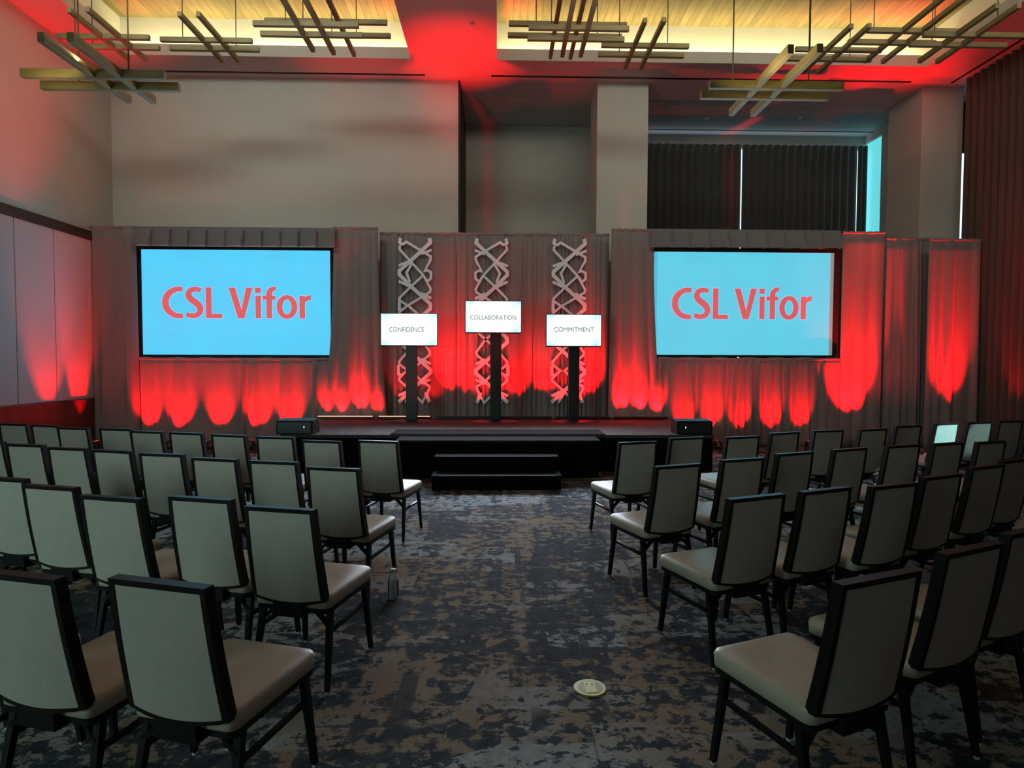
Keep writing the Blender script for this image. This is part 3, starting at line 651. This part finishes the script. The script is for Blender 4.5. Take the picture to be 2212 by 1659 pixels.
lattice(X(1025, 700, YL), X(1097, 700, YL), Z(1061, 515, YL), Z(1061, 871, YL), YL, 'white zigzag lattice panel behind the COLLABORATION display', True)
lattice(X(1193, 700, YL), X(1266, 700, YL), Z(1230, 516, YL), Z(1230, 871, YL), YL, 'white zigzag lattice panel behind the COMMITMENT display', False)
# ------------------------------------------------------------------ uplights
def uplight(px, Yf, tgt, power, angle, label, blend=.6):
    """floor can: body, yoke, lens; its lamp sits at the lens"""
    x = X(px, 960, Yf); T = Vector(tgt(x)); L0 = Vector((x, Yf, .13)); d = (T - L0).normalized()
    t = empty('uplight', (x, Yf, 0)); tag(t, label, 'stage light', 'red floor uplights'); O = Vector(t.location)
    mb = MB(); mb.tube([L0 - d * .10, L0 + d * .04], .055, 14); mb.build('housing', m_blackmetal, t, origin=O)
    mb = MB(); mb.tube([L0 + d * .041, L0 + d * .046], .045, 14); mb.build('lens', m_red_led, t, origin=O)
    mb = MB(); mb.box(x - .075, x - .065, Yf - .02, Yf + .02, .0, .16); mb.box(x + .065, x + .075, Yf - .02, Yf + .02, 0, .16); mb.box(x - .075, x + .075, Yf - .05, Yf + .05, 0, .008); mb.build('yoke', m_blackmetal, t, origin=O)
    spot('uplight_lamp', L0 + d * .06, T, power, RED, angle, blend)
for i, px in enumerate((297, 368, 457, 542, 612)):
    uplight(px, 11.08, lambda x: (x, YD - .08, .72), 310, 52, 'red uplight on the carpet below the left screen, %s from the corner' % ('first second third fourth fifth'.split()[i]), .75)
for i, px in enumerate((1490, 1550, 1612, 1682, 1748)):
    uplight(px, 11.08, lambda x: (x, YD - .08, .68), (210, 290, 210, 250, 220)[i], 48, 'red uplight on the carpet below the right screen, %s from the stage' % ('first second third fourth fifth'.split()[i]), .75)
uplight(1862, 11.0, lambda x: (x, YD, 1.6), 2600, 50, 'red uplight at the foot of the drape right of the right screen', .9)
uplight(2108, 10.6, lambda x: (x - .12, 11.25, 1.9), 1600, 36, 'red uplight at the foot of the drape beside the tall curtains', .9)
uplight(1940, 11.0, lambda x: (x, 11.6, 2.2), 40, 36, 'red uplight at the foot of the many-folded drape by the column', .9)
def wallup(Y, x, T, power, ang, label):
    L0 = Vector((x, Y, .13)); d = (Vector(T) - L0).normalized(); t = empty('uplight', (x, Y, 0)); tag(t, label, 'stage light', 'red floor uplights'); O = Vector(t.location)
    mb = MB(); mb.tube([L0 - d * .10, L0 + d * .04], .055, 14); mb.build('housing', m_blackmetal, t, origin=O)
    mb = MB(); mb.tube([L0 + d * .041, L0 + d * .046], .045, 14); mb.build('lens', m_red_led, t, origin=O)
    mb = MB(); mb.box(x - .05, x + .05, Y - .075, Y + .075, 0, .008); mb.box(x - .02, x + .02, Y - .075, Y - .065, 0, .16); mb.box(x - .02, x + .02, Y + .065, Y + .075, 0, .16); mb.build('yoke', m_blackmetal, t, origin=O)
    spot('uplight_lamp', L0 + d * .06, T, power, RED, ang, .8)
yy = atx(165, 800, XL).y
wallup(yy, -7.25, (XL, yy, 1.85), 520, 34, 'red uplight at the foot of the left wall beside the drapes')
yy = atx(98, 800, XL).y
wallup(yy, -7.0, (XL, yy, 2.0), 260, 40, 'red uplight further along the foot of the left wall')
yy = atx(2200, 800, 9.1).y
wallup(yy, 8.55, (9.1, yy, 1.9), 190, 34, 'red uplight at the foot of the tall brown curtains')
# stage battens: broad pools over the centre drapes
for px, el, pw, an in ((700, .9, 60, 60), (735, 1.2, 90, 60), (775, 1.4, 170, 60), (812, .9, 50, 60), (968, 1.6, 420, 44), (1005, 1.5, 160, 44), (1120, 1.3, 170, 46), (1175, 1.5, 240, 44), (1278, 1.4, 420, 46), (1345, 1.6, 260, 60), (1385, 1.6, 280, 60), (1425, .9, 140, 60), (862, 1.1, 26, 50), (932, 1.1, 34, 50), (1036, 1.2, 60, 50), (1098, 1.2, 50, 50), (1208, 1.2, 60, 50), (1262, 1.2, 60, 50)):
    x = X(px, 800, YBt); spot('red_stage_lamp', (x, YBt - .01, ST + .08), (x, YBt + .5, ST + .08 + .5 * el * 1.25), pw * 2, RED, an, .9)
# added red lamps for the ceiling, standing apart from the built battens and cans
spot('red_stage_lamp', (X(970, 800, 10.9), 10.6, .7), (X(990, 120, 11.4), 11.2, CEIL), 3400, RED, 27, 1)
spot('red_stage_lamp', (X(1100, 800, 10.9), 10.2, .7), (X(1000, 60, 10.9), 10.6, CEIL), 260, RED, 70, 1)
spot('red_stage_lamp', (X(700, 800, 10.9), 10.6, .7), (X(760, 130, 11.4), 11.35, CEIL), 700, RED, 24, 1)
spot('uplight_lamp', (X(1862, 800, 10.8), 10.5, .2), (X(1935, 155, 11.5), 11.4, CEIL), 2600, RED, 22, 1)
spot('uplight_lamp', (-5.9, 9.2, .2), (-6.95, 9.9, CEIL), 2000, RED, 34, 1)
spot('uplight_lamp', (X(2130, 800, 10.4), 9.6, .2), (8.9, 10.4, CEIL), 420, RED, 36, 1)
# ------------------------------------------------------------------ pendant beam lights
def pendant(k, xbars, ybars, cords, label, th=.072):
    z = CAMH + k; pts = []
    def U(x, y): return atz(x, y, z)
    XB = []
    for (x0, x1, y) in xbars:
        a, b_ = U(x0, y), U(x1, y); Yb = U((x0 + x1) / 2, y).y; XB.append((a.x * Yb / a.y, b_.x * Yb / b_.y, Yb))
    YB_ = []
    for (xn, yn, xf, yf) in ybars:
        a, b_ = U(xn, yn), U(xf, yf); YB_.append(((a.x + b_.x) / 2, a.y, b_.y))
    cx = sum((q[0] + q[1]) / 2 for q in XB) / len(XB); cy = sum(q[2] for q in XB) / len(XB)
    t = empty('beam_pendant', (cx, cy, z)); tag(t, label, 'pendant light', 'crossed wooden beam pendants'); O = Vector(t.location)
    for a, b_, y in XB:
        mb = MB(); mb.box(a, b_, y - .03, y + .03, z - th / 2, z + th / 2); mb.build('cross_beam', m_pend, t, origin=O, bevel=.004)
    for x, y0, y1 in YB_:
        mb = MB(); mb.box(x - .03, x + .03, y0, y1, z - th / 2 + .003, z + th / 2 + .003); mb.build('long_beam', m_pend, t, origin=O, bevel=.004)
    for i, px in enumerate(cords):
        y = XB[i % len(XB)][2]; x = U(px, 0).x * 0 + (aty(px, 100, y).x)
        x = min(max(x, XB[i % len(XB)][0] + .05), XB[i % len(XB)][1] - .05)
        mb = MB(); mb.tube([(x, y, z + th / 2 - .01), (x, y, WOOD)], .008, 6); mb.build('cord', m_cord, t, origin=O)
PG = None
pendant(2.85, [(47, 357, 161), (90, 387, 187)], [(82, 80, 283, 216), (147, 80, 335, 217)], [277, 170], 'largest crossed-beam pendant, low at the far left by the left wall', .085)
pendant(4.75, [(123, 323, 80), (150, 345, 102)], [(152, 22, 275, 127), (195, 20, 310, 129)], [163, 200], 'crossed-beam pendant behind the largest left one, in the coffer corner')
pendant(4.9, [(347, 545, 87), (367, 560, 106)], [(387, 30, 480, 131), (427, 30, 515, 131)], [395, 510], 'crossed-beam pendant second along the left coffer, small and level')
pendant(4.7, [(547, 775, 53), (563, 784, 75)], [(590, -40, 675, 109), (640, -40, 720, 115)], [617, 717], 'nearer of the two overlapping beam pendants left of the ceiling bridge')
pendant(5.15, [(572, 836, 47), (591, 844, 76)], [(690, -40, 766, 119)], [655, 770], 'further of the two overlapping beam pendants left of the ceiling bridge')
pendant(5.15, [(1099, 1354, 53), (1097, 1343, 78)], [(1220, -40, 1186, 124), (1274, -40, 1229.5, 125)], [1158, 1290], 'further of the two overlapping beam pendants right of the ceiling bridge')
pendant(4.75, [(1142, 1358.5, 61), (1139, 1348.5, 84)], [(1250, -40, 1213, 120), (1300, -40, 1252, 120)], [1191, 1338], 'nearer of the two overlapping beam pendants right of the ceiling bridge')
pendant(4.95, [(1299, 1488, 99), (1292, 1477, 119)], [(1393, 44, 1351, 146), (1432.5, 42, 1387, 146)], [1442, 1338], 'small beam pendant second along the right coffer')
pendant(2.95, [(1532, 1821, 185), (1514, 1788.5, 207)], [(1708, 106, 1580, 244), (1768, 104, 1629, 246)], [1584, 1748], 'largest beam pendant on the right, low in front of the alcove', .085)
pendant(4.95, [(1718, 1904, 108), (1701, 1882, 128)], [(1838, 56, 1736, 156), (1876, 55, 1770, 156)], [1750, 1836], 'beam pendant above and behind the low right one')
pendant(4.95, [(1872, 2074, 67), (1832, 2020, 92)], [(2080, -35, 1864, 133), (2130, -35, 1901, 134)], [1887, 2039], 'beam pendant second from the right end of the right coffer')
pendant(4.75, [(1994, 2209, 76), (1965, 2173, 97)], [(2151, 12, 1989, 133), (2196, 12, 2029, 134)], [2018, 2153], 'beam pendant at the far right end over the red-lit ceiling')
# ------------------------------------------------------------------ chairs
def chair():
    t = empty('banquet_chair', (0, 0, 0))
    OY = -.30
    def P(x, tt, d):
        """back surface: x across -1..1, tt height 0..1, d from rear face forward"""
        hw = .200 + (.186 - .200) * tt
        cur = -.020 * (1 - x * x)
        zb = .455 - .022 * (1 - x * x) * max(0, 1 - tt * 2.2)
        z = zb + (.925 - zb) * tt; y = OY + .085 * (1 - tt) + cur * (1 - tt) + d - .006 * math.sin(math.pi * tt)
        return (x * hw, y, z)
    # seat cushion
    def outline(hwf, hwr, y0, y1, r, z, n=5):
        pts = []
        cs = [((hwr - r), y0 + r, -90), ((hwf - r), y1 - r, 0), (-(hwf - r), y1 - r, 90), (-(hwr - r), y0 + r, 180)]
        for cx, cy, a0 in cs:
            for i in range(n): a = math.radians(a0 + 90 * i / (n - 1)); pts.append((cx + r * math.cos(a), cy + r * math.sin(a), z))
        return pts
    mb = MB(); a, b_ = OY + .10, OY + .575
    lay = [(.408, .008), (.412, 0), (.458, -.003), (.471, .003), (.478, .014), (.482, .045), (.484, .09)]
    rings = [outline(.212 - i, .204 - i, a + i, b_ - i, max(.035 - i * .2, .015), z) for z, i in lay]
    mb.loft(rings); mb.build('seat', m_vinyl, t, smooth=True)
    mb = MB(); mb.loft([outline(.209, .202, a + .004, b_ - .003, .03, z) for z in (.386, .4075)]); mb.build('seat_frame', m_chair, t)
    # back frame: ring around the panel
    mb = MB(); fw = .062; N_ = 10
    def ringpts(ix, it):
        pts = []
        for i in range(N_): pts.append((-1 + ix + (2 - 2 * ix) * i / N_, it[0]))
        for i in range(N_): pts.append((1 - ix, it[0] + (1 - it[0] - it[1]) * i / N_))
        for i in range(N_): pts.append((1 - ix - (2 - 2 * ix) * i / N_, 1 - it[1]))
        for i in range(N_): pts.append((-1 + ix, 1 - it[1] - (1 - it[0] - it[1]) * i / N_))
        return pts
    o1 = ringpts(0, (0, 0)); i1 = ringpts(.115, (.026, .045))
    R4 = [[P(x, q, 0) for x, q in o1], [P(x, q, .042) for x, q in o1], [P(x, q, .042) for x, q in i1], [P(x, q, .002) for x, q in i1]]
    k = 4 * N_
    for r in R4: mb.v += r
    for r in range(4):
        for j in range(k): mb.f.append((r * k + j, r * k + (j + 1) % k, ((r + 1) % 4) * k + (j + 1) % k, ((r + 1) % 4) * k + j)); mb.m.append(0)
    mb.build('back_frame', m_chairtop, t)
    # upholstered back: rear panel and padded front in one part
    mb = MB(); n = 10
    def sheet(dfn, flip):
        n0 = len(mb.v)
        for i in range(n + 1):
            for j in range(n + 1):
                x = -.885 + 1.77 * i / n; q = .026 + .929 * j / n; mb.v.append(P(x, q, dfn(i / n, j / n)))
        for i in range(n):
            for j in range(n):
                a_ = n0 + i * (n + 1) + j; f = (a_, a_ + n + 1, a_ + n + 2, a_ + 1); mb.f.append(f[::-1] if flip else f); mb.m.append(0)
    sheet(lambda u, v: .004, False)
    sheet(lambda u, v: .042 + .022 * min(1, 6 * min(u, 1 - u)) * min(1, 6 * min(v, 1 - v)), True)
    mb.build('backrest', m_vinyl_back, t, smooth=True, fix=False)
    # bracket joining back and seat
    mb = MB(); mb.prism([(-.075, .462), (.075, .462), (.085, .37), (-.085, .37)], OY + .070, OY + .096); mb.box(-.08, .08, OY + .085, OY + .30, .366, .389); mb.build('back_bracket', m_chair, t)
    for s in (-1, 1):
        mb = MB(); mb.bar((s * .186, b_ - .06, .40), (s * .205, OY + .56, .012), .030, .022); mb.build('leg', m_chair, t)
        mb = MB(); mb.bar((s * .186, OY + .155, .40), (s * .205, OY + .085, .012), .030, .022); mb.bar((s * .192, OY + .135, .315), (s * .10, OY + .15, .392), .02, .02); mb.build('leg', m_chair, t)
        mb = MB(); mb.bar((s * .192, b_ - .05, .285), (s * .192, OY + .125, .285), .018, .018); mb.build('stretcher', m_chair, t)
        mb = MB(); mb.lathe((s * .205, OY + .56, 0), [(.011, 0), (.012, .013)], 8); mb.lathe((s * .205, OY + .085, 0), [(.011, 0), (.012, .013)], 8); mb.build('glide', m_glide, t)
    return t
proto = chair(); first = True
ROWS = {
'L3': [(-0.999, 5.651, -12.5), (-1.496, 5.657, -13.3), (-2.013, 5.933, -10.5), (-2.484, 6.076, -15.3), (-2.973, 6.246, -14.3), (-3.423, 6.368, -14.4), (-3.875, 6.59, -11.5), (-4.37, 6.69, -13.0), (-4.816, 6.923, -15.8), (-5.282, 7.071, -12.7)],
'L2': [(-1.022, 4.286, -13.4), (-1.516, 4.545, -11.7), (-1.973, 4.673, -14.2), (-2.479, 4.894, -12.3), (-2.937, 5.064, -15.6), (-3.389, 5.208, -14.0), (-3.879, 5.409, -13.3), (-4.36, 5.606, -13.3)],
'L1': [(-0.978, 3.188, -14.2), (-1.455, 3.402, -14.8), (-1.925, 3.43, -15.2), (-2.435, 3.706, -15.2), (-2.895, 3.949, -15.2), (-3.355, 4.192, -15.2)],
'L0': [(-1.002, 2.205, -15.9), (-1.519, 2.287, -15.4), (-2.033, 2.368, -15.4)],
'R3': [(1.164, 5.586, 15.1), (1.686, 5.893, 17.6), (2.252, 5.975, 15.9), (2.792, 6.295, 20.3), (3.379, 6.509, 14.3), (3.917, 6.625, 16.5), (4.533, 6.965, 15.6), (5.174, 7.239, 17.4), (5.705, 7.391, 13.1), (6.205, 7.534, 13.1)],
'R2': [(1.136, 4.375, 20.6), (1.699, 4.643, 18.9), (2.22, 4.934, 21.4), (2.793, 5.162, 20.6), (3.39, 5.37, 16.9), (3.885, 5.518, 18.6), (4.356, 5.616, 18.7), (4.865, 5.722, 18.7)],
'R1': [(1.265, 3.408, 20.8), (1.728, 3.583, 21.4), (2.20, 3.71, 20.4), (2.677, 3.984, 22.8), (3.256, 4.336, 22.5), (3.7, 4.606, 22.5)],
'R0': [(1.162, 2.217, 20.9), (1.704, 2.515, 23.4), (2.16, 2.766, 23.4)]}
ORD = ['on the aisle'] + [w_ + ' from the aisle' for w_ in 'second third fourth fifth sixth seventh eighth ninth tenth'.split()]
RN = {'3': 'row nearest the stage', '2': 'second row from the stage', '1': 'third row from the stage', '0': 'row nearest the viewer'}
for key, L_ in ROWS.items():
    side = 'left' if key[0] == 'L' else 'right'
    for i, (x, y, a) in enumerate(L_):
        o = proto if first else copy_tree(proto)
        first = False
        o.location = (x, y, 0); o.rotation_euler = (0, 0, math.radians(a))
        tag(o, 'taupe chair, %s, %s, %s block' % (ORD[i], RN[key[1]], side), 'chair', 'taupe banquet chairs in the %s block' % side)
# ------------------------------------------------------------------ small things
p = atz(850, 1292, 0)
t = empty('water_bottle', (p.x, p.y, 0)); tag(t, 'brushed aluminium bottle standing on the carpet by the left aisle chairs', 'bottle'); O = Vector(t.location)
mb = MB(); mb.lathe((p.x, p.y, 0), [(.030, 0), (.033, .005), (.033, .135), (.030, .155), (.020, .172), (.017, .18)], 24); bo = mb.build('body', m_steel, t, origin=O, smooth=True); bo.modifiers.new('split', 'EDGE_SPLIT').split_angle = math.radians(50)
mb = MB(); mb.lathe((p.x, p.y, 0), [(.019, .180), (.0195, .183), (.0195, .203), (.018, .205)], 20); mb.build('cap', m_plate, t, origin=O)
mb = MB()
for s in (-1, 1):
    mb.bar((p.x + s * .0325, p.y - .008, .02), (p.x + s * .0325, p.y - .008, .13), .004, .004, .02, .02)
mb.build('dark_stripe', m_blackplastic, t, origin=O)
p = atz(1275, 1487, 0)
t = empty('floor_box', (p.x, p.y, 0)); tag(t, 'round brass floor outlet cover in the centre aisle', 'floor outlet'); O = Vector(t.location)
mb = MB(); mb.lathe((p.x, p.y, 0), [(.083, 0), (.083, .003), (.078, .006), (.060, .006)], 40); mb.build('cover_ring', m_brass, t, origin=O)
mb = MB(); mb.lathe((p.x, p.y, 0), [(.061, .002), (.061, .0065)], 36); mb.build('lid', m_brass2, t, origin=O)
mb = MB(); mb.box(p.x - .028, p.x + .028, p.y - .052, p.y + .052, .006, .0075); mb.build('socket_plate', m_brass, t, origin=O, bevel=.002)
for s in (-1, 1):
    mb = MB(); mb.lathe((p.x + s * .014, p.y + .03, 0), [(.006, .0074), (.006, .009)], 12); mb.build('screw', m_brass2, t, origin=O)
for i, (px, py, lab) in enumerate(((1527, 255, 'round white sprinkler head in the middle of the alcove ceiling'), (1729, 254, 'sprinkler head in the alcove ceiling nearer the column'), (1019, 47, 'small sprinkler head on the ceiling bridge between the coffers'))):
    q = atz(px, py, CEIL); t = empty('sprinkler', (q.x, q.y, CEIL)); tag(t, lab, 'sprinkler', 'ceiling sprinklers'); O = Vector(t.location)
    mb = MB(); mb.lathe((q.x, q.y, CEIL), [(.02, -.035), (.05, -.012), (.055, 0)], 16); mb.build('cover', m_plate if i < 2 else m_ceil, t, origin=O)
    mb = MB(); mb.lathe((q.x, q.y, CEIL), [(.03, -.055), (.03, -.05)], 12); mb.tube([(q.x, q.y, CEIL - .05), (q.x, q.y, CEIL - .02)], .006, 6); mb.build('deflector', m_plate if i < 2 else m_ceil, t, origin=O)
# cables along the drapes
def cable(x0, x1, Y, seed, label):
    R = random.Random(seed); n = 26; mb = MB()
    mb.tube([(x0 + (x1 - x0) * i / n, Y + .08 * math.sin(i * .9 + seed) + R.uniform(-.02, .02), .012) for i in range(n + 1)], .010, 6)
    tag(mb.build('power_cable', m_blackplastic, smooth=True), label, 'cable', 'floor cables by the drapes')
cable(X(300, 965, 10.7), X(600, 965, 10.7), 10.72, 1, 'black cable snaking on the carpet below the left screen')
cable(X(1555, 965, 10.7), X(1890, 965, 10.7), 10.7, 2, 'black cable snaking on the carpet below the right screen')
# daylight through a chink in the right-hand curtains falls on the front row
spot('curtain_chink_light', (8.9, 3.6, 3.0), (5.28, 6.98, .80), 4000, (.40, .92, .98), 4.6, .3)
spot('curtain_chink_light', (8.9, 4.2, 3.0), (5.75, 7.15, .75), 700, (.5, .95, .95), 5, .6)
spot('curtain_chink_light', (8.9, 4.4, 3.0), (4.2, 6.45, .25), 1200, (.6, .95, .95), 5, .5)
